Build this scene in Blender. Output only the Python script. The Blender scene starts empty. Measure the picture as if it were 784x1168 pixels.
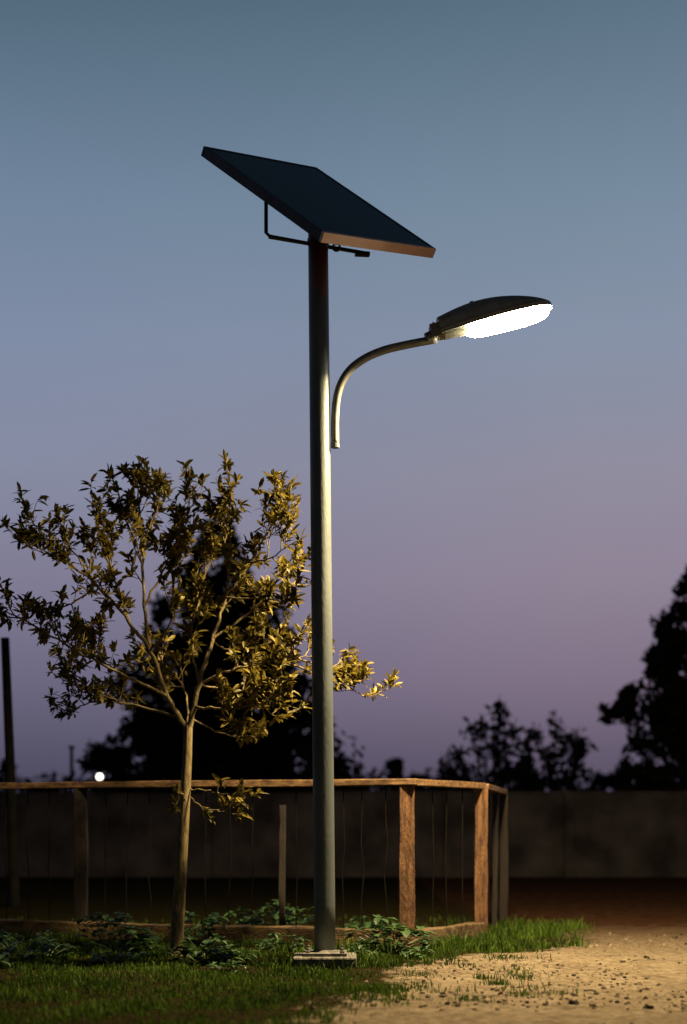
import bpy, math, random
from mathutils import Vector, Matrix, noise
random.seed(7)
R=random.random
def U(a,b): return a+(b-a)*random.random()
sc=bpy.context.scene
sc.view_settings.view_transform='Standard'
try: sc.view_settings.look='None'
except Exception: pass
sc.view_settings.exposure=0
col=sc.collection

# ------------------------------------------------------------ helpers
def link(o,parent=None):
    col.objects.link(o)
    if parent: o.parent=parent
    return o
def empty(name,loc=(0,0,0)):
    e=bpy.data.objects.new(name,None); e.location=loc; e.empty_display_size=.3
    return link(e)
class MB:
    def __init__(s): s.v=[]; s.f=[]; s.m=[]
    def add(s,vs,fs,mi=0):
        b=len(s.v); s.v+= [tuple(p) for p in vs]; s.f+=[tuple(i+b for i in f) for f in fs]; s.m+=[mi]*len(fs)
    def tube(s,pts,rad,seg=8,mi=0,caps=True):
        pts=[Vector(p) for p in pts]; n=len(pts)
        if not hasattr(rad,'__len__'): rad=[rad]*n
        t0=(pts[1]-pts[0]).normalized()
        up=Vector((0,0,1)) if abs(t0.z)<.9 else Vector((1,0,0))
        a=t0.cross(up).normalized(); vs=[]; fs=[]
        for i,p in enumerate(pts):
            t=(pts[min(i+1,n-1)]-pts[max(i-1,0)]).normalized()
            a=(a-t*a.dot(t)).normalized(); b=t.cross(a)
            for k in range(seg):
                an=2*math.pi*k/seg
                vs.append(p+(a*math.cos(an)+b*math.sin(an))*rad[i])
        for i in range(n-1):
            for k in range(seg):
                k2=(k+1)%seg
                fs.append((i*seg+k,i*seg+k2,(i+1)*seg+k2,(i+1)*seg+k))
        if caps:
            fs.append(tuple(range(seg-1,-1,-1))); fs.append(tuple((n-1)*seg+k for k in range(seg)))
        s.add(vs,fs,mi)
    def box(s,c,size,rot=None,mi=0,jit=0):
        c=Vector(c); hx,hy,hz=[q/2 for q in size]; vs=[]
        for sx in(-1,1):
            for sy in(-1,1):
                for sz in(-1,1):
                    p=Vector((sx*hx+U(-jit,jit),sy*hy+U(-jit,jit),sz*hz+U(-jit,jit)))
                    if rot: p=rot@p
                    vs.append(c+p)
        s.add(vs,[(0,1,3,2),(4,6,7,5),(0,4,5,1),(2,3,7,6),(0,2,6,4),(1,5,7,3)],mi)
    def beam(s,p0,p1,w,h,mi=0,n=1,jit=0):
        p0=Vector(p0);p1=Vector(p1);d=(p1-p0);L=d.length;d.normalize()
        up=Vector((0,0,1)) if abs(d.z)<.9 else Vector((0,1,0))
        sd=d.cross(up).normalized(); u2=sd.cross(d)
        vs=[];fs=[]
        for i in range(n+1):
            c=p0+d*L*i/n
            for a,b in((-1,-1),(1,-1),(1,1),(-1,1)):
                vs.append(c+sd*(a*w/2+U(-jit,jit))+u2*(b*h/2+U(-jit,jit)))
        for i in range(n):
            for k in range(4):
                k2=(k+1)%4; fs.append((i*4+k,i*4+k2,i*4+4+k2,i*4+4+k))
        fs.append((3,2,1,0)); fs.append(tuple(n*4+k for k in range(4)))
        s.add(vs,fs,mi)
    def obj(s,name,mats,parent=None,smooth=False,bevel=0,loc=None):
        me=bpy.data.meshes.new(name); me.from_pydata(s.v,[],s.f); me.update()
        for m in mats: me.materials.append(m)
        if len(mats)>1: me.polygons.foreach_set('material_index',s.m)
        if smooth: me.polygons.foreach_set('use_smooth',[True]*len(s.f))
        o=bpy.data.objects.new(name,me); link(o,parent)
        if loc: o.location=loc
        if bevel:
            b=o.modifiers.new('bev','BEVEL'); b.width=bevel; b.segments=2; b.limit_method='ANGLE'
        return o
def catmull(P,n=6):
    P=[Vector(p) for p in P]; out=[]
    Q=[P[0]*2-P[1]]+P+[P[-1]*2-P[-2]]
    for i in range(1,len(Q)-2):
        for k in range(n):
            t=k/n; a,b,c,d=Q[i-1],Q[i],Q[i+1],Q[i+2]
            out.append(.5*((2*b)+(c-a)*t+(2*a-5*b+4*c-d)*t*t+(3*b-a-3*c+d)*t**3))
    out.append(P[-1]); return out

def mat(name,c1,c2=None,scale=5,rough=.8,metal=0,bump=0,bscale=None,stretch=None,spec=.5,detail=6,lo=.35,hi=.65,island=0,trans=0):
    m=bpy.data.materials.new(name); m.use_nodes=True; nt=m.node_tree; N=nt.nodes; L=nt.links
    p=N['Principled BSDF']; p.inputs['Roughness'].default_value=rough; p.inputs['Metallic'].default_value=metal
    p.inputs['Specular IOR Level'].default_value=spec
    c2=c2 or c1
    tc=N.new('ShaderNodeTexCoord'); mp=N.new('ShaderNodeMapping'); L.new(tc.outputs['Object'],mp.inputs['Vector'])
    if stretch: mp.inputs['Scale'].default_value=stretch
    nz=N.new('ShaderNodeTexNoise'); nz.inputs['Scale'].default_value=scale; nz.inputs['Detail'].default_value=detail
    L.new(mp.outputs[0],nz.inputs['Vector'])
    cr=N.new('ShaderNodeValToRGB'); cr.color_ramp.elements[0].position=lo; cr.color_ramp.elements[1].position=hi
    cr.color_ramp.elements[0].color=(*c1,1); cr.color_ramp.elements[1].color=(*c2,1)
    src=nz.outputs['Fac']
    if island:
        g=N.new('ShaderNodeNewGeometry'); mx=N.new('ShaderNodeMix'); mx.data_type='FLOAT'
        mx.inputs[0].default_value=island; L.new(nz.outputs['Fac'],mx.inputs[2]); L.new(g.outputs['Random Per Island'],mx.inputs[3]); src=mx.outputs[0]
    L.new(src,cr.inputs['Fac']); L.new(cr.outputs['Color'],p.inputs['Base Color'])
    if bump:
        n2=N.new('ShaderNodeTexNoise'); n2.inputs['Scale'].default_value=bscale or scale*3; n2.inputs['Detail'].default_value=8
        L.new(mp.outputs[0],n2.inputs['Vector'])
        b=N.new('ShaderNodeBump'); b.inputs['Strength'].default_value=bump; b.inputs['Distance'].default_value=.02
        L.new(n2.outputs['Fac'],b.inputs['Height']); L.new(b.outputs[0],p.inputs['Normal'])
    if trans:
        t=N.new('ShaderNodeBsdfTranslucent'); L.new(cr.outputs['Color'],t.inputs['Color'])
        ms=N.new('ShaderNodeMixShader'); ms.inputs[0].default_value=trans
        L.new(p.outputs[0],ms.inputs[1]); L.new(t.outputs[0],ms.inputs[2]); L.new(ms.outputs[0],N['Material Output'].inputs[0])
    return m
def emis(name,c,s):
    m=bpy.data.materials.new(name); m.use_nodes=True; N=m.node_tree.nodes; p=N['Principled BSDF']
    p.inputs['Base Color'].default_value=(*c,1); p.inputs['Emission Color'].default_value=(*c,1); p.inputs['Emission Strength'].default_value=s
    return m

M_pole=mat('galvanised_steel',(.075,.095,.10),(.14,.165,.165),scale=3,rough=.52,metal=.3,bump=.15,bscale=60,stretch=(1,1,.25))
# reddish tint growing towards the pole top, edge broken up by noise
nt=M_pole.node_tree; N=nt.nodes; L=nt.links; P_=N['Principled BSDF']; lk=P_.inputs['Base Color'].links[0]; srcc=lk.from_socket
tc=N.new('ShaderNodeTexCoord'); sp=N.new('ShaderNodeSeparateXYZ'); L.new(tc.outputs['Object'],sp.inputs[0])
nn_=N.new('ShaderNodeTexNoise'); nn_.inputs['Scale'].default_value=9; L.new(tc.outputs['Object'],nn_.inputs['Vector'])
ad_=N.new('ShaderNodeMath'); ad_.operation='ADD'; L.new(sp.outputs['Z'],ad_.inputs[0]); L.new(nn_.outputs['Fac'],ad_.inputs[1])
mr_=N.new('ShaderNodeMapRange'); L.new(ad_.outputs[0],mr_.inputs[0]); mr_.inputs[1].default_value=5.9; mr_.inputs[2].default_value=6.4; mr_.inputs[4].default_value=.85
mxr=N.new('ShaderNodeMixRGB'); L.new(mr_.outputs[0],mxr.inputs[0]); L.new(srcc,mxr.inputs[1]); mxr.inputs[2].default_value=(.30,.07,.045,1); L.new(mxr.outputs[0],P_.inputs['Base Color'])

M_steel_dk=mat('dark_steel',(.03,.03,.03),(.06,.055,.05),scale=20,rough=.5,metal=.5)
M_arm=mat('arm_steel',(.16,.165,.14),(.26,.26,.21),scale=10,rough=.5,metal=.2)
M_head=mat('lamp_housing',(.27,.28,.24),(.36,.37,.32),scale=14,rough=.42,metal=.05)
M_frame=mat('panel_frame_pink_lit',(.88,.58,.48),(.92,.66,.55),scale=6,rough=.5,metal=0)  # warm pink glow on the lower frame edge, put into its base colour
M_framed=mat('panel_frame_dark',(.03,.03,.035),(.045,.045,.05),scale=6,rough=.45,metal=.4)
M_wood=mat('fence_wood',(.05,.02,.008),(.16,.078,.03),scale=7,rough=.8,bump=.8,bscale=30,stretch=(4,4,.6))
M_woodr=mat('fence_rail_wood',(.09,.045,.018),(.27,.16,.07),scale=5,rough=.65,bump=.5,bscale=25,stretch=(.8,5,5))
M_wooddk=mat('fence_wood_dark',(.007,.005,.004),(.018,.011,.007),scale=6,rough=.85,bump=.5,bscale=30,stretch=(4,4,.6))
M_wire=mat('fence_wire',(.004,.003,.003),(.009,.006,.005),scale=10,rough=.9,spec=.1)
M_kerb=mat('edging_timber',(.04,.024,.011),(.16,.10,.038),scale=4,rough=.9,bump=.9,bscale=18,stretch=(.9,4,4))
M_conc=mat('base_concrete',(.06,.06,.055),(.17,.16,.145),scale=14,rough=.9,bump=.6,bscale=60)
M_wall=mat('wall_concrete',(.05,.042,.042),(.145,.125,.12),scale=1.1,rough=.95,bump=.6,bscale=9,detail=10,spec=.1)
M_bark=mat('young_bark',(.10,.072,.032),(.24,.185,.08),scale=14,rough=.85,bump=.6,bscale=40,stretch=(3,3,.7))
M_leaf=mat('young_leaf',(.035,.036,.011),(.27,.205,.028),scale=1.3,rough=.5,island=.65,trans=.3,lo=.15,hi=.85,spec=.3)
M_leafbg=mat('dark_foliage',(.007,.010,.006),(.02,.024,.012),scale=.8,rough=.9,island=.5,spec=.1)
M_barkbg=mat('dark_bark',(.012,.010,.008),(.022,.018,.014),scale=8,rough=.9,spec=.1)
M_grass=mat('grass_blade',(.014,.04,.004),(.10,.17,.016),scale=.9,rough=.6,island=.4,trans=.3,lo=.3,hi=.75,spec=.2)
M_weed=mat('weed_leaf',(.012,.035,.008),(.045,.10,.022),scale=3,rough=.5,island=.5,trans=.2,lo=.2,hi=.8)
M_stone=mat('gravel_stone',(.025,.02,.015),(.22,.175,.12),scale=3,rough=.9,island=.8,lo=.1,hi=.95,bump=.3,spec=.1)
M_utility=mat('utility_wood',(.012,.011,.010),(.02,.018,.016),scale=6,rough=.9,spec=.1)

# ------------------------------------------------------------ ground
def gedge(y):
    pts=[(-50,-.6),(8,-.35),(9.9,.3),(11.5,.5),(12.2,.9),(12.9,1.8),(14,2.35),(15.5,2.3),(17,2.0),(20,1.6),(60,1.5)]
    for (a,b),(c,d) in zip(pts,pts[1:]):
        if y<=c: return b+(d-b)*(y-a)/(c-a)
    return 1.5
def gz(x,y):
    f=max(0,min(1,(60-abs(y))/30))*max(0,min(1,(40-abs(x))/15))
    return f*(.035*noise.noise(Vector((x*.6,y*.6,0)))+.016*noise.noise(Vector((x*3,y*3,5)))+.006*noise.noise(Vector((x*9,y*9,2))))
def axis(a,b,st,outs):
    L=[]; x=a
    while x<b: L.append(x); x+=st
    return sorted(outs[0]+L+[b]+outs[1])
xs=axis(-7,7,.07,([-900,-300,-120,-60,-40,-30,-22,-16,-12,-9],[9,12,16,22,30,40,60,120,300,900]))
ys=axis(6,18,.07,([-900,-200,-60,-20,-8,0,3],[19,20,21,22.5,25,28,30,32,35,40,50,60,90,200,500,1500]))
g=MB(); vs=[(x,y,gz(x,y)) for y in ys for x in xs]; nx=len(xs)
g.add(vs,[(j*nx+i,j*nx+i+1,(j+1)*nx+i+1,(j+1)*nx+i) for j in range(len(ys)-1) for i in range(nx-1)])
mg=bpy.data.materials.new('ground_soil_and_sand'); mg.use_nodes=True; nt=mg.node_tree; N=nt.nodes; L=nt.links
p=N['Principled BSDF']; p.inputs['Roughness'].default_value=1; p.inputs['Specular IOR Level'].default_value=.0
tc=N.new('ShaderNodeTexCoord')
def nz(scale,detail=8,rough=.6):
    n=N.new('ShaderNodeTexNoise'); n.inputs['Scale'].default_value=scale; n.inputs['Detail'].default_value=detail; n.inputs['Roughness'].default_value=rough
    L.new(tc.outputs['Object'],n.inputs['Vector']); return n
def ramp(src,a,b,ca,cb):
    r=N.new('ShaderNodeValToRGB'); r.color_ramp.elements[0].position=a; r.color_ramp.elements[1].position=b
    r.color_ramp.elements[0].color=(*ca,1); r.color_ramp.elements[1].color=(*cb,1); L.new(src,r.inputs['Fac']); return r
att=N.new('ShaderNodeAttribute'); att.attribute_name='soil'
n1=nz(2.2); n2=nz(14,10,.75); n3=nz(60,6,.7); n4=nz(6,6)
def math_(op,a,b=None,c=None):
    m=N.new('ShaderNodeMath'); m.operation=op
    for i,q in enumerate((a,b,c)):
        if q is None: continue
        if isinstance(q,(int,float)): m.inputs[i].default_value=q
        else: L.new(q,m.inputs[i])
    return m.outputs[0]
sandf=math_('ADD',math_('MULTIPLY',n2.outputs['Fac'],.7),math_('MULTIPLY',n1.outputs['Fac'],.3))
sand=ramp(sandf,.37,.60,(.13,.095,.065),(.44,.36,.25))
red=ramp(n4.outputs['Fac'],.35,.65,(.05,.024,.014),(.11,.055,.032))
soil=ramp(n2.outputs['Fac'],.35,.65,(.018,.016,.008),(.05,.042,.018))
sep=N.new('ShaderNodeSeparateXYZ'); L.new(tc.outputs['Object'],sep.inputs[0])
far=math_('ADD',sep.outputs['Y'],math_('MULTIPLY',math_('SUBTRACT',n1.outputs['Fac'],.5),4))
mr=N.new('ShaderNodeMapRange'); L.new(far,mr.inputs[0]); mr.inputs[1].default_value=12.3; mr.inputs[2].default_value=16.5
mx1=N.new('ShaderNodeMixRGB'); L.new(mr.outputs[0],mx1.inputs[0]); L.new(sand.outputs[0],mx1.inputs[1]); L.new(red.outputs[0],mx1.inputs[2])
ms=math_('ADD',att.outputs['Fac'],math_('MULTIPLY',math_('SUBTRACT',n4.outputs['Fac'],.5),1.6))
mr2=N.new('ShaderNodeMapRange'); L.new(ms,mr2.inputs[0]); mr2.inputs[1].default_value=.35; mr2.inputs[2].default_value=.65
mx2=N.new('ShaderNodeMixRGB'); L.new(mr2.outputs[0],mx2.inputs[0]); L.new(mx1.outputs[0],mx2.inputs[1]); L.new(soil.outputs[0],mx2.inputs[2])
L.new(mx2.outputs[0],p.inputs['Base Color'])
hs=math_('ADD',math_('MULTIPLY',n2.outputs['Fac'],1.0),math_('MULTIPLY',n3.outputs['Fac'],.6))
bp=N.new('ShaderNodeBump'); bp.inputs['Strength'].default_value=1; bp.inputs['Distance'].default_value=.09
L.new(hs,bp.inputs['Height']); L.new(bp.outputs[0],p.inputs['Normal'])
go=g.obj('ground',[mg],smooth=True)
a=go.data.attributes.new('soil','FLOAT','POINT')
a.data.foreach_set('value',[max(0,min(1,.5+(gedge(y)-x)*1.1)) if y<22 else (1 if x<1.5 else 0) for x,y,z in vs])

# ------------------------------------------------------------ fence path
C0=Vector((-6.2,15.6,0)); C1=Vector((.61,13.3,0)); C2=Vector((1.43,14.75,0)); C3=Vector((1.93,17.2,0))
def fx_front(x): return C0.y+(C1.y-C0.y)*(x-C0.x)/(C1.x-C0.x)

# ------------------------------------------------------------ grass
gr=MB(); V=gr.v;F=gr.f
def blade(x,y,h,lean=.5,w=.006):
    a=U(0,6.283); z=gz(x,y)-.004; dx,dy=math.cos(a),math.sin(a); la=U(0,6.283); l=h*U(0,lean)
    lx,ly=math.cos(la)*l,math.sin(la)*l; b=len(V)
    V.extend([(x-dx*w,y-dy*w,z),(x+dx*w,y+dy*w,z),(x+lx*.4+dx*w*.6,y+ly*.4+dy*w*.6,z+h*.6),(x+lx*.4-dx*w*.6,y+ly*.4-dy*w*.6,z+h*.6),(x+lx,y+ly,z+h*U(.85,1))])
    F.append((b,b+1,b+2,b+3)); F.append((b+3,b+2,b+4)); gr.m.extend((0,0))
c=0
while c<95000:
    x=U(-4.6,2.9); y=U(7.6,13.6) if R()<.8 else U(12.5,17.5)
    e=gedge(y)+.55*noise.noise(Vector((x*1.5,y*1.5,1)))+.28*noise.noise(Vector((x*5,y*5,1)))
    c+=1
    if x>.61 and y>13.2:
        xe=C1.x+(y-C1.y)*.565 if y<C2.y else C2.x+(y-C2.y)*.2
        if x<xe and R()<.8: continue
    elif y>fx_front(x)-.1 and R()<.85: continue
    d=e-x
    pr=max(0,min(1,.45+d*2.2)); nn=noise.noise(Vector((x*1.7,y*1.7,9)))+.6*noise.noise(Vector((x*5,y*5,2)))
    pr*=max(.06,min(1,.75+nn*1.6))
    if R()>pr: continue
    h=U(.015,.045)*(1+1.6*max(0,nn))
    if x>1 and y>12.3: h*=1.9
    blade(x,y,h)
for i in range(130):   # isolated tufts, longer grass at edging and pole
    t=R()
    if t<.3: x=U(-4,.5); y=fx_front(x)-U(.1,.5)
    elif t<.64: x=U(.75,2.6); y=C1.y+(x-.6)*1.5-U(.1,.8)
    elif t<.7: x=-.15+U(-.5,.5); y=11.75+U(-.35,.35)
    elif t<.85: x=U(-3.5,0); y=U(9,12.5)
    else: x=U(.3,1.5); y=U(9.0,12.5)
    big=1 if t<.7 else .45
    sp_=U(.04,.12)
    for k in range(random.randint(20,80)):
        r=random.gauss(0,sp_); r2=random.gauss(0,sp_)
        blade(x+r,y+r2,U(.05,.19)*big*U(.6,1),.8,.005)
gr.obj('grass',[M_grass])

# ------------------------------------------------------------ gravel
gv=MB()
def stone(x,y,s):
    z=gz(x,y); vs=[]; 
    for k in range(5):
        a=k*1.2566+U(-.3,.3); vs.append((x+math.cos(a)*s*U(.7,1.2),y+math.sin(a)*s*U(.7,1.2),z-s*.2))
    for k in range(5):
        a=k*1.2566+U(-.3,.3); vs.append((x+math.cos(a)*s*U(.4,.8),y+math.sin(a)*s*U(.4,.8),z+s*U(.3,.8)))
    fs=[(k,(k+1)%5,5+(k+1)%5,5+k) for k in range(5)]+[(5,6,7,8,9)]
    gv.add(vs,fs)
for i in range(7000):
    y=U(7.8,15) if R()<.5 else U(7.8,12); x=U(-1,6)
    if x<gedge(y)-.3*R(): continue
    if noise.noise(Vector((x*.9,y*.9,4)))<.35*R()-.3: continue
    s=.005+.02*R()**3
    if R()<.04: s*=2
    stone(x,y,s)
gv.obj('gravel',[M_stone])

# ------------------------------------------------------------ weeds (broad leaf plants)
def leafgeo(mb,p,d,n,Ln,w,fold=.25,droop=.15,mi=0):
    d=d.normalized(); s=d.cross(n)
    if s.length<1e-4: s=Vector((1,0,0))
    s.normalize(); n=s.cross(d)
    m1=p+d*Ln*.3-n*droop*Ln*.1; m2=p+d*Ln*.72-n*(droop*Ln*.5)
    q=p+d*Ln-n*(droop*Ln)
    mb.add([p,m1+s*w*.5+n*w*fold,m2+s*w*.46+n*w*fold,q,m2-s*w*.46+n*w*fold,m1-s*w*.5+n*w*fold,m1,m2],
           [(0,6,1),(1,6,7,2),(2,7,3),(0,5,6),(5,4,7,6),(4,3,7)],mi)
def weed(name,x,y,r,h,n,lw):
    mb=MB(); z=gz(x,y)
    for i in range(n):
        a=U(0,6.283); rr=r*math.sqrt(R()); b=Vector((x+math.cos(a)*rr*.3,y+math.sin(a)*rr*.3,z))
        hh=h*U(.3,1)*(1-.4*rr/r); tip=Vector((x+math.cos(a)*rr,y+math.sin(a)*rr,z+hh))
        mb.tube([b,(b+tip)/2+Vector((0,0,hh*.15)),tip],[.004,.003,.002],4,1,False)
        for k in range(4):
            a2=U(0,6.283); d=Vector((math.cos(a2),math.sin(a2),U(-.2,.6)))
            leafgeo(mb,tip-Vector((0,0,.03*k*R())),d,Vector((0,0,1)),lw*U(.7,1.3),lw*U(.45,.65),.15,.3)
    mb.obj(name,[M_weed,M_weed])
for (x,y,r,h,n,lw) in [(-1.15,12.0,.30,.24,30,.11),(.42,12.75,.34,.38,34,.12),(-2.0,12.9,.35,.3,30,.11),(-3.0,13.1,.4,.25,26,.11),
     (-1.35,13.4,.3,.4,22,.1),(-.55,12.9,.25,.2,18,.08),(-.65,14.6,.4,.5,30,.12),(.15,12.3,.16,.14,12,.07),(-2.6,12.3,.3,.2,18,.1),(-3.4,12.4,.35,.24,20,.1),
     (-1.0,14.8,.35,.35,20,.1),(.2,14.9,.3,.25,16,.1),(-1.9,11.9,.22,.14,14,.09),(-2.9,11.6,.25,.15,14,.09),(-.9,11.3,.16,.08,10,.07),(.62,12.2,.14,.12,10,.07),(-2.3,13.6,.3,.42,18,.11)]:
    weed('weed_plant',x,y,r,h,n,lw)

# ------------------------------------------------------------ fence
fe=empty('wooden_fence',(.61,13.3,0))
def fobj(mb,name,mats,bev=0):
    o=mb.obj(name,mats,None,bevel=bev); o.parent=fe; o.matrix_parent_inverse=Matrix.Translation(-fe.location); return o
RZ=1.555
mb=MB()
up=Vector((0,0,RZ))
mb.beam(C0+up,C1+up+Vector((.07,-.02,0)),.11,.065,0,14,.005)
fobj(mb,'front_rail',[M_woodr],.006)
mb=MB()
mb.beam(C1+up+Vector((.08,.1,-.002)),C2+up,.11,.062,0,4,.003)
mb.beam(C2+up+Vector((.03,.06,-.003)),C3+up+Vector((0,0,-.01)),.11,.06,0,4,.003)
fobj(mb,'side_rail',[M_woodr],.006)
def post(c,w,d,top,mats,name,ang=0,z0=-.05):
    mb=MB()
    mb.beam(Vector((c[0],c[1],z0)),Vector((c[0]+U(-.01,.01),c[1],top)),w,d,0,8,.006)
    o=fobj(mb,name,mats,.006); return o
post((.60,13.36),.14,.15,RZ-.034,[M_wood],'corner_post')
post((1.42,14.72),.13,.14,RZ-.034,[M_wood],'side_post')
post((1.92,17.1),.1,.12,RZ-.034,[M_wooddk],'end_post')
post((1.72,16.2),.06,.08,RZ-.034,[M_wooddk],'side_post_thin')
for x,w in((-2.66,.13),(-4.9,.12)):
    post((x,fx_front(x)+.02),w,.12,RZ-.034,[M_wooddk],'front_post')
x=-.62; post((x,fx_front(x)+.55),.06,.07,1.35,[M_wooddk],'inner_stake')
mb=MB()
for u in [5,30,55,120,145,170,235,262,288,338,392,413,440]:
    x=(u-392)/120; y=fx_front(x); x=(u-392)*y/1622; y=fx_front(x)
    j=[U(-.02,.02) for _ in range(5)]
    mb.tube([(x+j[k]*(k%4>0)+U(-.006,.006),y+.01,.14+(RZ-.17)*k/5) for k in range(5)]+[(x,y,RZ-.03)],.006,5)
for t in (.3,.5,.72):
    q=C1.lerp(C2,t); mb.tube([(q.x,q.y,.12),(q.x+U(-.015,.015),q.y,.8),(q.x,q.y,RZ-.03)],.006,5)
for t in (.3,.65,):
    q=C2.lerp(C3,t); mb.tube([(q.x,q.y,.1),(q.x+U(-.01,.01),q.y,.8),(q.x,q.y,RZ-.03)],.006,5)
fobj(mb,'upright_wires',[M_wire])
mb=MB()
o1=Vector((0,-.02,.075))
mb.beam(C0+o1,C1+o1+Vector((.05,0,0)),.16,.2,0,30,.014)
mb.beam(C1+o1+Vector((.1,.12,-.01)),C2+o1+Vector((0,0,-.02)),.15,.19,0,6,.012)
fobj(mb,'ground_board',[M_kerb],.012)

# ------------------------------------------------------------ wall
mb=MB(); sp=2.62
x0=4.9-sp*9
for i in range(20):
    xa=x0+i*sp; hh=1.80+U(-.03,.03)
    mb.box((xa,31,.93),(.2,.26,1.9),mi=0,jit=.004)
    mb.box((xa+sp/2,31.01,hh/2-.03),(sp-.206,.14,hh+.06),mi=0,jit=.006)
    mb.box((xa+sp/2,31.01,hh+.027),(sp-.206,.2,.05),mi=0,jit=.006)
mb.obj('concrete_wall',[M_wall],bevel=.01)

# ------------------------------------------------------------ background trees
def rnd():
    while 1:
        v=Vector((U(-1,1),U(-1,1),U(-1,1)))
        if .01<v.length<=1: return v
def blobfol(mb,blobs,n,ls,shell=.5):
    tot=sum(b[1][0]*b[1][2] for b in blobs)
    for c,r in blobs:
        k=int(n*r[0]*r[2]/tot)
        subs=[]
        for q in range(max(5,k//60)):
            v=rnd(); v=v.normalized()*(shell+(1-shell)*R()**.5)*U(.8,1.08); subs.append((v,U(.12,.3)))
        for i in range(k):
            if R()<.75:
                v,sr=random.choice(subs); v=v+rnd()*sr
            else: v=rnd()*.9
            p=Vector((c[0]+v.x*r[0],c[1]+v.y*r[1],c[2]+v.z*r[2]))
            if p.z<.1: continue
            a=rnd().normalized(); b=a.cross(rnd()).normalized(); s=ls*U(.6,1.3)
            mb.add([p-a*s,p+b*s*.45,p+a*s,p-b*s*.45],[(0,1,2,3)],0)
def bgtree(name,x,y,h,blobs,n,ls,tr=.18,limbs=True):
    mb=MB(); B=[((x+c[0],y+c[1],c[2]),r) for c,r in blobs]
    mb.tube(catmull([(x,y,-.1),(x+.08,y,h*.3),(x-.05,y,h*.6),(x+.03,y,h*.85)],4),[tr*(1-.85*i/12) for i in range(13)],7,1)
    for c,r in B:
        z0=min(max(.3,c[2]-r[2]*.8),h*.8)
        mb.tube(catmull([(x,y,z0*.7),((x+c[0])/2,(y+c[1])/2,(z0+c[2])/2),c],3),[tr*.4*(1-.8*i/6) for i in range(7)],5,1)
    blobfol(mb,B,n,ls); return mb.obj(name,[M_leafbg,M_barkbg])
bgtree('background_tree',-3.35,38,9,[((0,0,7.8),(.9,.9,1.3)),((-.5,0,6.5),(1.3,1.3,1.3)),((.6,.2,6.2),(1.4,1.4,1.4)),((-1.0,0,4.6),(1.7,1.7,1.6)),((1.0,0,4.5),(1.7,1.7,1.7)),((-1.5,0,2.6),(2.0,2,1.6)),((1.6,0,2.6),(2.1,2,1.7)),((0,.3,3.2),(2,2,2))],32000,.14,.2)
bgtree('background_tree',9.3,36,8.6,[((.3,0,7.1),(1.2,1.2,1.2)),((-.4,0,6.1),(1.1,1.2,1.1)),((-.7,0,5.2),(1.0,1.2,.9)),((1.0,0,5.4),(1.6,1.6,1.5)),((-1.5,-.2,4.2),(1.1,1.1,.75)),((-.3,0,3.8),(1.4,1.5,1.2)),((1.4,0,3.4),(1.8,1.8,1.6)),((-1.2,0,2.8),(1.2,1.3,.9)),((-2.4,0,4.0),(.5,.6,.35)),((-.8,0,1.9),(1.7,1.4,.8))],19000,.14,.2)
def shrub(name,x,y,h,w,nst,ls):
    mb=MB()
    for i in range(nst):
        tx=x-w+2*w*(i+R())/nst; tz=h*U(.72,1)*(1-.2*abs(tx-x)/w); ty=y+U(-.5,.5)
        pts=catmull([(x+U(-.2,.2),y,0),(x+(tx-x)*.5,ty,tz*.6),(tx,ty,tz)],5); mb.tube(pts,[.04*(1-.8*k/10) for k in range(11)],5,1,False)
        for k in range(80):
            t=1-.6*R()**1.3; q=pts[int(t*10)]+rnd()*U(.1,.36)
            a=rnd().normalized(); b=a.cross(rnd()).normalized(); s=ls*U(.6,1.3)
            mb.add([q-a*s,q+b*s*.4,q+a*s,q-b*s*.4],[(0,1,2,3)],0)
    mb.obj(name,[M_leafbg,M_barkbg])
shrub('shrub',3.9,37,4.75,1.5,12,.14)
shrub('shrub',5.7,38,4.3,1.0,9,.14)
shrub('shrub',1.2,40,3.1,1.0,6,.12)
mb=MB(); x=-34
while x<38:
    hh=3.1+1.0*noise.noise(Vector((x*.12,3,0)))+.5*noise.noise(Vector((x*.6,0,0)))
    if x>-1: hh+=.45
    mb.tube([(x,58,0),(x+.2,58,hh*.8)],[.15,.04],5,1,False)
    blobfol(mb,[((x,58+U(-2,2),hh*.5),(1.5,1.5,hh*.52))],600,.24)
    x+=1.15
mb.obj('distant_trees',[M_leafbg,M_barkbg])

# utility pole & distant lamp
mb=MB(); mb.tube([(-4.62,20,-.1),(-4.68,20,1.8),(-4.76,20,3.78)],[.075,.068,.06],10)
mb.box((-4.752,20,3.55),(.06,.2,.06))
mb.obj('utility_pole',[M_utility])
mb=MB(); mb.tube([(-6.5,34,0),(-6.5,34,3.0)],[.05,.04],8); mb.box((-6.5,34,3.0),(.14,.12,.06)); mb.obj('wooden_post',[M_utility])
dl=empty('distant_lamp',(-5.83,34,0))
mb=MB(); mb.tube([(0,0,0),(0,0,2.2)],.03,8); mb.box((0,0,2.2),(.12,.12,.05)); mb.obj('stem',[M_utility],dl)
bpy.ops.mesh.primitive_uv_sphere_add(radius=.075,segments=20,ring_count=12,location=(0,0,2.29)); o=bpy.context.object; o.name='globe'; o.parent=dl
o.data.materials.append(emis('distant_globe',(1,.93,.8),5))

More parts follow.
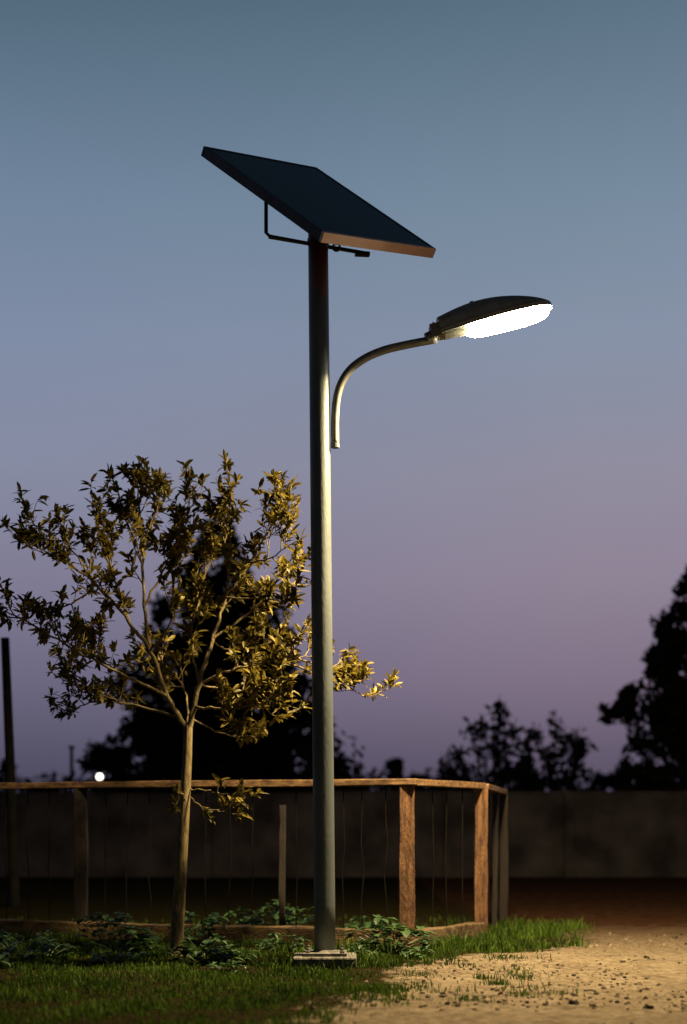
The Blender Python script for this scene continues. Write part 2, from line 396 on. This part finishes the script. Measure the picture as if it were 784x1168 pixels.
# ------------------------------------------------------------ young tree
S=130.8; TX=-1.468; TY=12.4
def tp(u,v,d=0): return Vector(((u-200)/S,d,(1092-v)/S))
yt=empty('young_tree',(TX,TY,0))
wd=MB(); lf=MB()
def leafcluster(p,d,n,Ls=.1):
    d=d.normalized()
    for i in range(n):
        a=rnd().normalized(); dd=(d*U(.3,1.0)+a*.95).normalized()
        nn=(Vector((0,0,1))+rnd()*.9)
        leafgeo(lf,p-d*U(0,.07),dd,nn,Ls*U(.55,1.2),Ls*U(.25,.38),.15,U(0,.35))
def twig(p,d,Ln,r,lvl):
    pts=[p]; dd=d.normalized(); n=4
    for i in range(n):
        dd=(dd+rnd()*.3+Vector((0,0,.17))).normalized(); pts.append(pts[-1]+dd*Ln/n)
    wd.tube(pts,[r*(1-.6*i/n) for i in range(n+1)],5,0,False)
    if lvl>0:
        for i in (1,2,3):
            if R()<.8: twig(pts[i],(dd+rnd()*1.0),Ln*U(.4,.8),r*.65,lvl-1)
    leafcluster(pts[-1],dd,random.randint(6,10))
    for i in (2,3):
        if R()<.65: leafcluster(pts[i],dd,random.randint(1,4),.085)
def limb(P,r0,r1,start=.35,step=.078,tl=(.14,.35),lvl=1):
    pts=catmull([tp(*q) for q in P],6); n=len(pts)
    for i in range(1,n-1): pts[i]=pts[i]+rnd()*.014
    wd.tube(pts,[r0+(r1-r0)*(i/(n-1))**.8 for i in range(n)],8,0,False)
    acc=0
    for i in range(1,n):
        seg=(pts[i]-pts[i-1]); acc+=seg.length
        if i/(n-1)<start: acc=0; continue
        while acc>step:
            acc-=step*U(.6,1.5)
            d=seg.normalized()*.65+rnd()*.9+Vector((0,0,.15))
            twig(pts[i],d,U(*tl),.0065,lvl)
    twig(pts[-1],pts[-1]-pts[-2],.12,.005,0)
    return pts
tr=catmull([tp(200,1100),tp(205,1020),tp(209,950),tp(213,880),tp(215,830)],8)
wd.tube(tr,[.060-.022*(i/(len(tr)-1))+(.025 if i<1 else 0) for i in range(len(tr))],12,0,False)
limb([(215,834,0),(192,795,-.05),(173,745,-.1),(150,712,-.15),(118,675,-.2),(82,648,-.3),(45,628,-.35)],.029,.005,.45)
limb([(173,745,-.1),(164,690,.05),(160,620,.15),(155,565,.2),(152,540,.2)],.019,.005,.3)
limb([(192,795,-.05),(142,772,-.3),(90,745,-.5),(40,716,-.6),(18,710,-.65)],.016,.005,.3)
limb([(205,818,0),(150,802,.2),(105,795,.4),(68,806,.5)],.015,.005,.25)
limb([(164,690,.05),(186,640,.2),(203,590,.35),(210,562,.4)],.013,.004,.3)
limb([(150,712,-.15),(128,650,-.1),(112,605,.0),(106,585,.1)],.013,.004,.25)
limb([(160,640,.1),(140,590,.25),(130,560,.3)],.010,.004,.2)
limb([(160,620,.15),(176,580,.1),(182,556,.05)],.010,.004,.2)
limb([(215,834,0),(228,780,.0),(241,730,.05),(256,680,.1),(262,615,.1),(262,560,.1)],.029,.005,.45)
limb([(256,680,.1),(285,642,.0),(308,608,-.1),(324,582,-.15)],.013,.004,.25)
limb([(260,640,.1),(250,600,.3),(247,585,.35)],.010,.004,.25)
limb([(241,730,.05),(280,700,.1),(318,662,.2),(342,640,.3)],.014,.004,.3)
limb([(285,642,0),(312,640,-.2),(335,628,-.3)],.009,.004,.3)
limb([(228,780,0),(272,763,-.05),(320,752,0),(352,748,.1)],.016,.004,.2)
limb([(320,752,0),(360,768,.1),(395,782,.2),(418,792,.25)],.011,.004,.2)
limb([(340,750,.05),(375,760,.3),(403,762,.35)],.010,.004,.3)
limb([(222,806,0),(262,812,-.3),(302,808,-.45),(335,812,-.5)],.014,.004,.2)
limb([(218,820,0),(250,835,.2),(285,838,.35)],.010,.004,.3,.11)
limb([(228,780,0),(260,785,.3),(305,780,.5)],.010,.004,.3)
limb([(228,780,0),(214,722,.3),(224,662,.45),(232,622,.5)],.013,.004,.25)
limb([(173,745,-.1),(200,720,-.4),(206,670,-.55),(190,640,-.6)],.011,.004,.3)
limb([(215,834,0),(206,790,.4),(190,760,.6),(160,740,.8)],.012,.004,.3)
limb([(256,680,.1),(300,690,-.3),(325,700,-.4)],.010,.004,.3)
limb([(241,730,.05),(262,735,.4),(300,725,.6)],.010,.004,.3)
limb([(118,675,-.2),(85,690,-.1),(55,700,0)],.009,.004,.4)
limb([(118,675,-.2),(85,630,-.3),(60,620,-.3)],.009,.004,.4)
limb([(142,772,-.3),(120,755,0),(100,730,.2)],.009,.004,.3)
limb([(105,795,.4),(80,780,.3),(62,770,.2)],.009,.004,.3)
limb([(213,900,0),(240,903,-.1),(268,908,-.15),(286,906,-.15)],.008,.003,.3,.10,(.08,.16),0)
limb([(213,905,0),(228,920,.1),(262,928,.1)],.007,.003,.3,.10,(.08,.16),0)
limb([(212,915,0),(210,905,-.2),(206,912,-.3)],.007,.003,.3,.12,(.06,.1),0)
wd.obj('trunk_and_branches',[M_bark],yt,smooth=True)
lf.obj('leaves',[M_leaf],yt)

# ------------------------------------------------------------ solar street lamp
PX,PY=-.152,11.75
sl=empty('solar_street_lamp',(PX,PY,0))
LEAN=-.058/6
def pl(z): return Vector((LEAN*z,0,z))
mb=MB(); zs=[.11,.5,1.5,3,4.5,5.6,6.13]
mb.tube([pl(z) for z in zs],[.088,.0875,.087,.0855,.084,.083,.082],40)
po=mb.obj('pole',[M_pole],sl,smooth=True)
mb=MB(); mb.box((0,0,.035),(.52,.46,.09)); mb.obj('base_plinth',[M_conc],sl,bevel=.015)
mb=MB(); mb.box((0,0,.095),(.36,.34,.025)); 
for sx in(-1,1):
    for sy in(-1,1):
        mb.tube([(sx*.14,sy*.13,.10),(sx*.14,sy*.13,.15)],.012,8); mb.tube([(sx*.14,sy*.13,.108),(sx*.14,sy*.13,.126)],.022,6)
mb.tube([(0,0,.105),(0,0,.125)],[.11,.092],24)
mb.obj('base_plate',[M_conc],sl,bevel=.004)
mb=MB()
def q(u,v,y=0): return Vector(((u-371)/138,y,(1100-v)/138))
armp=catmull([q(382.5,508),q(382.5,475),q(386,447),q(396,426),q(413,411),q(437,400),q(466,393),q(498,387)],6)
mb.tube(armp,.033,16)
mb.obj('curved_arm',[M_arm],sl,smooth=True)
mb=MB()
for v in(495,462):
    z=(1100-v)/138
    mb.box((.082,0,z),(.05,.04,.03))
mb.tube([q(382.5,511),q(382.5,506)],.035,16)
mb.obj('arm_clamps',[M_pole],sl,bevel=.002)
# head
hp=empty('lamp_head'); hp.parent=sl; hp.location=q(503,384)
hp.rotation_euler=(0,math.radians(-14.5),0)
def prof(t):
    if t<.12: w=.10+.02*(t/.12)
    else:
        s=(t-.12)/.88; w=.12+.05*math.sin(min(1,s*1.8)*math.pi/2)
    if t>.62: w*=math.sqrt(max(.0,1-((t-.62)/.38)**2.6))*.92+.08
    h=.15+.045*math.sin(min(1,t/.36)*math.pi/2)
    if t>.36: h*=max(.25,1-((t-.36)/.68)**1.9*.9)
    return w,h
Lh=.95; mb=MB(); ts=[i/36 for i in range(37)]; sg=14; vs=[];fs=[]
for t in ts:
    w,h=prof(t)
    ring=[(Lh*t,-w,.0)]
    for k in range(sg+1):
        a=math.pi*k/sg; cx=-math.cos(a); sz=math.sin(a)
        ring.append((Lh*t,w*(abs(cx)**.6)*(1 if cx>0 else -1),.02+max(.004,h-.02)*sz**.7 if sz>1e-6 else .02))
    ring.append((Lh*t,w,.0))
    vs+=ring
n=sg+3
for i in range(36):
    for k in range(n):
        k2=(k+1)%n; fs.append((i*n+k,i*n+k2,(i+1)*n+k2,(i+1)*n+k))
fs.append(tuple(range(n-1,-1,-1))); fs.append(tuple(36*n+k for k in range(n)))
mb.add(vs,fs); ho=mb.obj('housing',[M_head],hp,smooth=True)
e=ho.modifiers.new('es','EDGE_SPLIT'); e.split_angle=math.radians(40)
mb=MB()
for sy in(-1,1):
    pts=[(Lh*t,sy*(prof(t)[0]+.002),.03) for t in [i/24*.97 for i in range(25)]]
    mb.tube(pts,.006,6)
mb.box((.31,-.02,.2),(.03,.03,.02))
mb.box((-.03,0,.05),(.09,.12,.11)); mb.tube([(-.12,0,.012),(.02,0,.045)],.046,16)
for yy in(-.05,.05): mb.tube([(-.04,yy,-.02),(-.04,yy,.115)],.009,6)
mb.box((.13,0,-.006),(.2,.16,.014))
mb.obj('spigot_and_trim',[M_arm],hp,bevel=.003)
# lens bowl
mb=MB(); vs=[];fs=[]; n=14
ts=[.24+.745*i/24 for i in range(25)]
for j,t in enumerate(ts):
    w=prof(t)[0]*.97; s=abs((j/24)*2-1); dep=.068*math.sqrt(max(0,1-s**5))+.001
    for k in range(n+1):
        a=math.pi*k/n; vs.append((Lh*t,-w*math.cos(a),-.002-dep*math.sin(a)**.6 if 0<k<n else -.002))
for i in range(24):
    for k in range(n): fs.append((i*(n+1)+k,i*(n+1)+k+1,(i+1)*(n+1)+k+1,(i+1)*(n+1)+k))
mb.add(vs,fs); mb.obj('lens',[emis('lens_glow',(1,.84,.55),170)],hp,smooth=True)
ld=bpy.data.lights.new('lamp_light','AREA'); ld.shape='RECTANGLE'; ld.size=.55; ld.size_y=.2; ld.energy=1450; ld.color=(1,.73,.37)
lo=bpy.data.objects.new('lamp_light',ld); link(lo,hp); lo.location=(.6,0,-.076)
# solar panel: real rectangle
D=Vector((-.148,10.91,5.70))-sl.location; W1=Vector((.917,.85,.216)); W2n=Vector((.989,-.835,-1.058))
e1=W1.normalized(); e2=(W2n-e1*W2n.dot(e1)).normalized(); nn=e2.cross(e1).normalized()
if nn.z<0: nn=-nn
L1=W1.length; L2=W2n.length; cen=D+e1*L1/2-e2*L2/2
pe=empty('solar_panel'); pe.parent=sl
Mx=Matrix((e1,-e2,nn)).transposed().to_4x4(); Mx.translation=cen
if Mx.to_3x3().determinant()<0: Mx=Matrix((-e1,-e2,nn)).transposed().to_4x4(); Mx.translation=cen
pe.matrix_local=Mx
T=.08
mb=MB()
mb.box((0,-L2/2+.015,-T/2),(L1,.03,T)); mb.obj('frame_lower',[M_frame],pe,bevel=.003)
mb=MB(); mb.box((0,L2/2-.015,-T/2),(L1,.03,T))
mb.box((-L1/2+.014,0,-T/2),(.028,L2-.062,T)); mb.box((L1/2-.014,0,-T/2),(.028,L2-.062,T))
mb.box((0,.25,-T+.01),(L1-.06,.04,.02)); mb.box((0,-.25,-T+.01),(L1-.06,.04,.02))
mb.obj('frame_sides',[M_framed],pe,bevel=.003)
mp=bpy.data.materials.new('solar_glass'); mp.use_nodes=True; nt=mp.node_tree; N=nt.nodes; L=nt.links; p=N['Principled BSDF']
tcc=N.new('ShaderNodeTexCoord'); br=N.new('ShaderNodeTexBrick'); br.offset=0; br.inputs['Scale'].default_value=1
br.inputs['Brick Width'].default_value=.156; br.inputs['Row Height'].default_value=.156; br.inputs['Mortar Size'].default_value=.002
br.inputs['Color1'].default_value=(.006,.014,.03,1); br.inputs['Color2'].default_value=(.008,.018,.038,1); br.inputs['Mortar'].default_value=(.014,.026,.042,1)
L.new(tcc.outputs['Object'],br.inputs['Vector']); L.new(br.outputs['Color'],p.inputs['Base Color']); p.inputs['Roughness'].default_value=.25; p.inputs['Specular IOR Level'].default_value=.08
mb=MB(); mb.box((0,0,-.012),(L1-.058,L2-.062,.016)); mb.obj('glass',[mp],pe)
mb=MB(); mb.box((0,0,-T-.02),(.3,.2,.035)); mb.box((0,.3,-.05),(.14,.1,.04)); mb.obj('junction_and_mount',[M_steel_dk],pe)
mb=MB()
a0=q(304,272,-.04); a1=q(419,286,.06)
def under(x,y): return cen.z-T/nn.z-( (x-cen.x)*nn.x+(y-cen.y)*nn.y)/nn.z
mb.tube([Vector((a0.x,a0.y,under(a0.x,a0.y)+.01)),a0+Vector((0,0,.03)),a0+Vector((.03,0,0)),a0.lerp(a1,.4)],.016,8)
mb.beam(a0+Vector((.02,.01,0)),a1,.03,.022)
mb.beam(a1+Vector((-.1,-.02,-.01)),a1+Vector((.02,.0,-.008)),.05,.03)
b=q(384,286,-.09); ring=[b+Vector((.03*math.cos(t),0,.03*math.sin(t)-.01)) for t in [i*math.pi/5 for i in range(11)]]
mb.tube(ring,.009,6)
mb.tube([pl(5.95),pl(5.99)],[.09,.09],32)
mb.tube([pl(6.1),pl(6.1)+Vector((0,0,.1))],.05,12)
mb.obj('panel_bracket',[M_steel_dk],sl)

# ------------------------------------------------------------ sky
w=bpy.data.worlds.new('World'); sc.world=w; w.use_nodes=True; nt=w.node_tree; N=nt.nodes; L=nt.links
bg=N['Background']
tc=N.new('ShaderNodeTexCoord'); sp=N.new('ShaderNodeSeparateXYZ'); L.new(tc.outputs['Generated'],sp.inputs[0])
def lin(h): 
    r=[int(h[i:i+2],16)/255 for i in(0,2,4)]
    return tuple(((c+.055)/1.055)**2.4 if c>.04 else c/12.92 for c in r)+(1,)
def sramp(st):
    r=N.new('ShaderNodeValToRGB'); r.color_ramp.interpolation='LINEAR'
    E=r.color_ramp.elements
    E[0].position=st[0][0]; E[0].color=lin(st[0][1]); E[1].position=st[-1][0]; E[1].color=lin(st[-1][1])
    for pz,h in st[1:-1]:
        e=E.new(pz); e.color=lin(h)
    L.new(sp.outputs['Z'],r.inputs['Fac']); return r
r1=sramp([(0,'3c3c50'),(.05,'54526a'),(.10,'6b6780'),(.17,'7e7b93'),(.24,'8489a0'),(.32,'7e8ba4'),(.40,'6f849b'),(.50,'506779'),(.62,'2f4252'),(1,'141e2c')])
r2=sramp([(0,'454156'),(.05,'62596f'),(.10,'7e7085'),(.17,'8f8396'),(.24,'908d9f'),(.32,'8792a7'),(.40,'768a9d'),(.50,'597082'),(.62,'2f4252'),(1,'141e2c')])
mr=N.new('ShaderNodeMapRange'); L.new(sp.outputs['X'],mr.inputs[0]); mr.inputs[1].default_value=-.2; mr.inputs[2].default_value=.16
mx=N.new('ShaderNodeMixRGB'); L.new(mr.outputs[0],mx.inputs[0]); L.new(r1.outputs[0],mx.inputs[1]); L.new(r2.outputs[0],mx.inputs[2])
sky=N.new('ShaderNodeTexSky'); sky.sky_type='NISHITA'; sky.sun_disc=False; sky.sun_elevation=math.radians(-3); sky.sun_rotation=math.radians(0)
ad=N.new('ShaderNodeMixRGB'); ad.blend_type='ADD'; ad.inputs[0].default_value=.02; L.new(mx.outputs[0],ad.inputs[1]); L.new(sky.outputs[0],ad.inputs[2])
m2=N.new('ShaderNodeMapRange'); L.new(sp.outputs['Y'],m2.inputs[0]); m2.inputs[1].default_value=-.2; m2.inputs[2].default_value=.7; m2.inputs[3].default_value=.2; m2.inputs[4].default_value=1
nzz=N.new('ShaderNodeTexNoise'); nzz.inputs['Scale'].default_value=2.5; nzz.inputs['Detail'].default_value=4; L.new(tc.outputs['Generated'],nzz.inputs['Vector'])
m3=N.new('ShaderNodeMapRange'); L.new(nzz.outputs['Fac'],m3.inputs[0]); m3.inputs[3].default_value=.9; m3.inputs[4].default_value=1.1
mm=N.new('ShaderNodeMath'); mm.operation='MULTIPLY'; L.new(m2.outputs[0],mm.inputs[0]); L.new(m3.outputs[0],mm.inputs[1])
L.new(ad.outputs[0],bg.inputs[0]); L.new(mm.outputs[0],bg.inputs[1])

# ------------------------------------------------------------ camera
cd=bpy.data.cameras.new('camera'); cam=bpy.data.objects.new('camera',cd); link(cam); sc.camera=cam
cam.location=(0,0,1.16); cam.rotation_euler=(math.pi/2,0,0)
cd.sensor_fit='VERTICAL'; cd.sensor_height=36; cd.lens=50; cd.shift_y=.3048; cd.clip_end=5000; cd.clip_start=.1
cd.dof.use_dof=True; cd.dof.focus_distance=11.8; cd.dof.aperture_fstop=.8
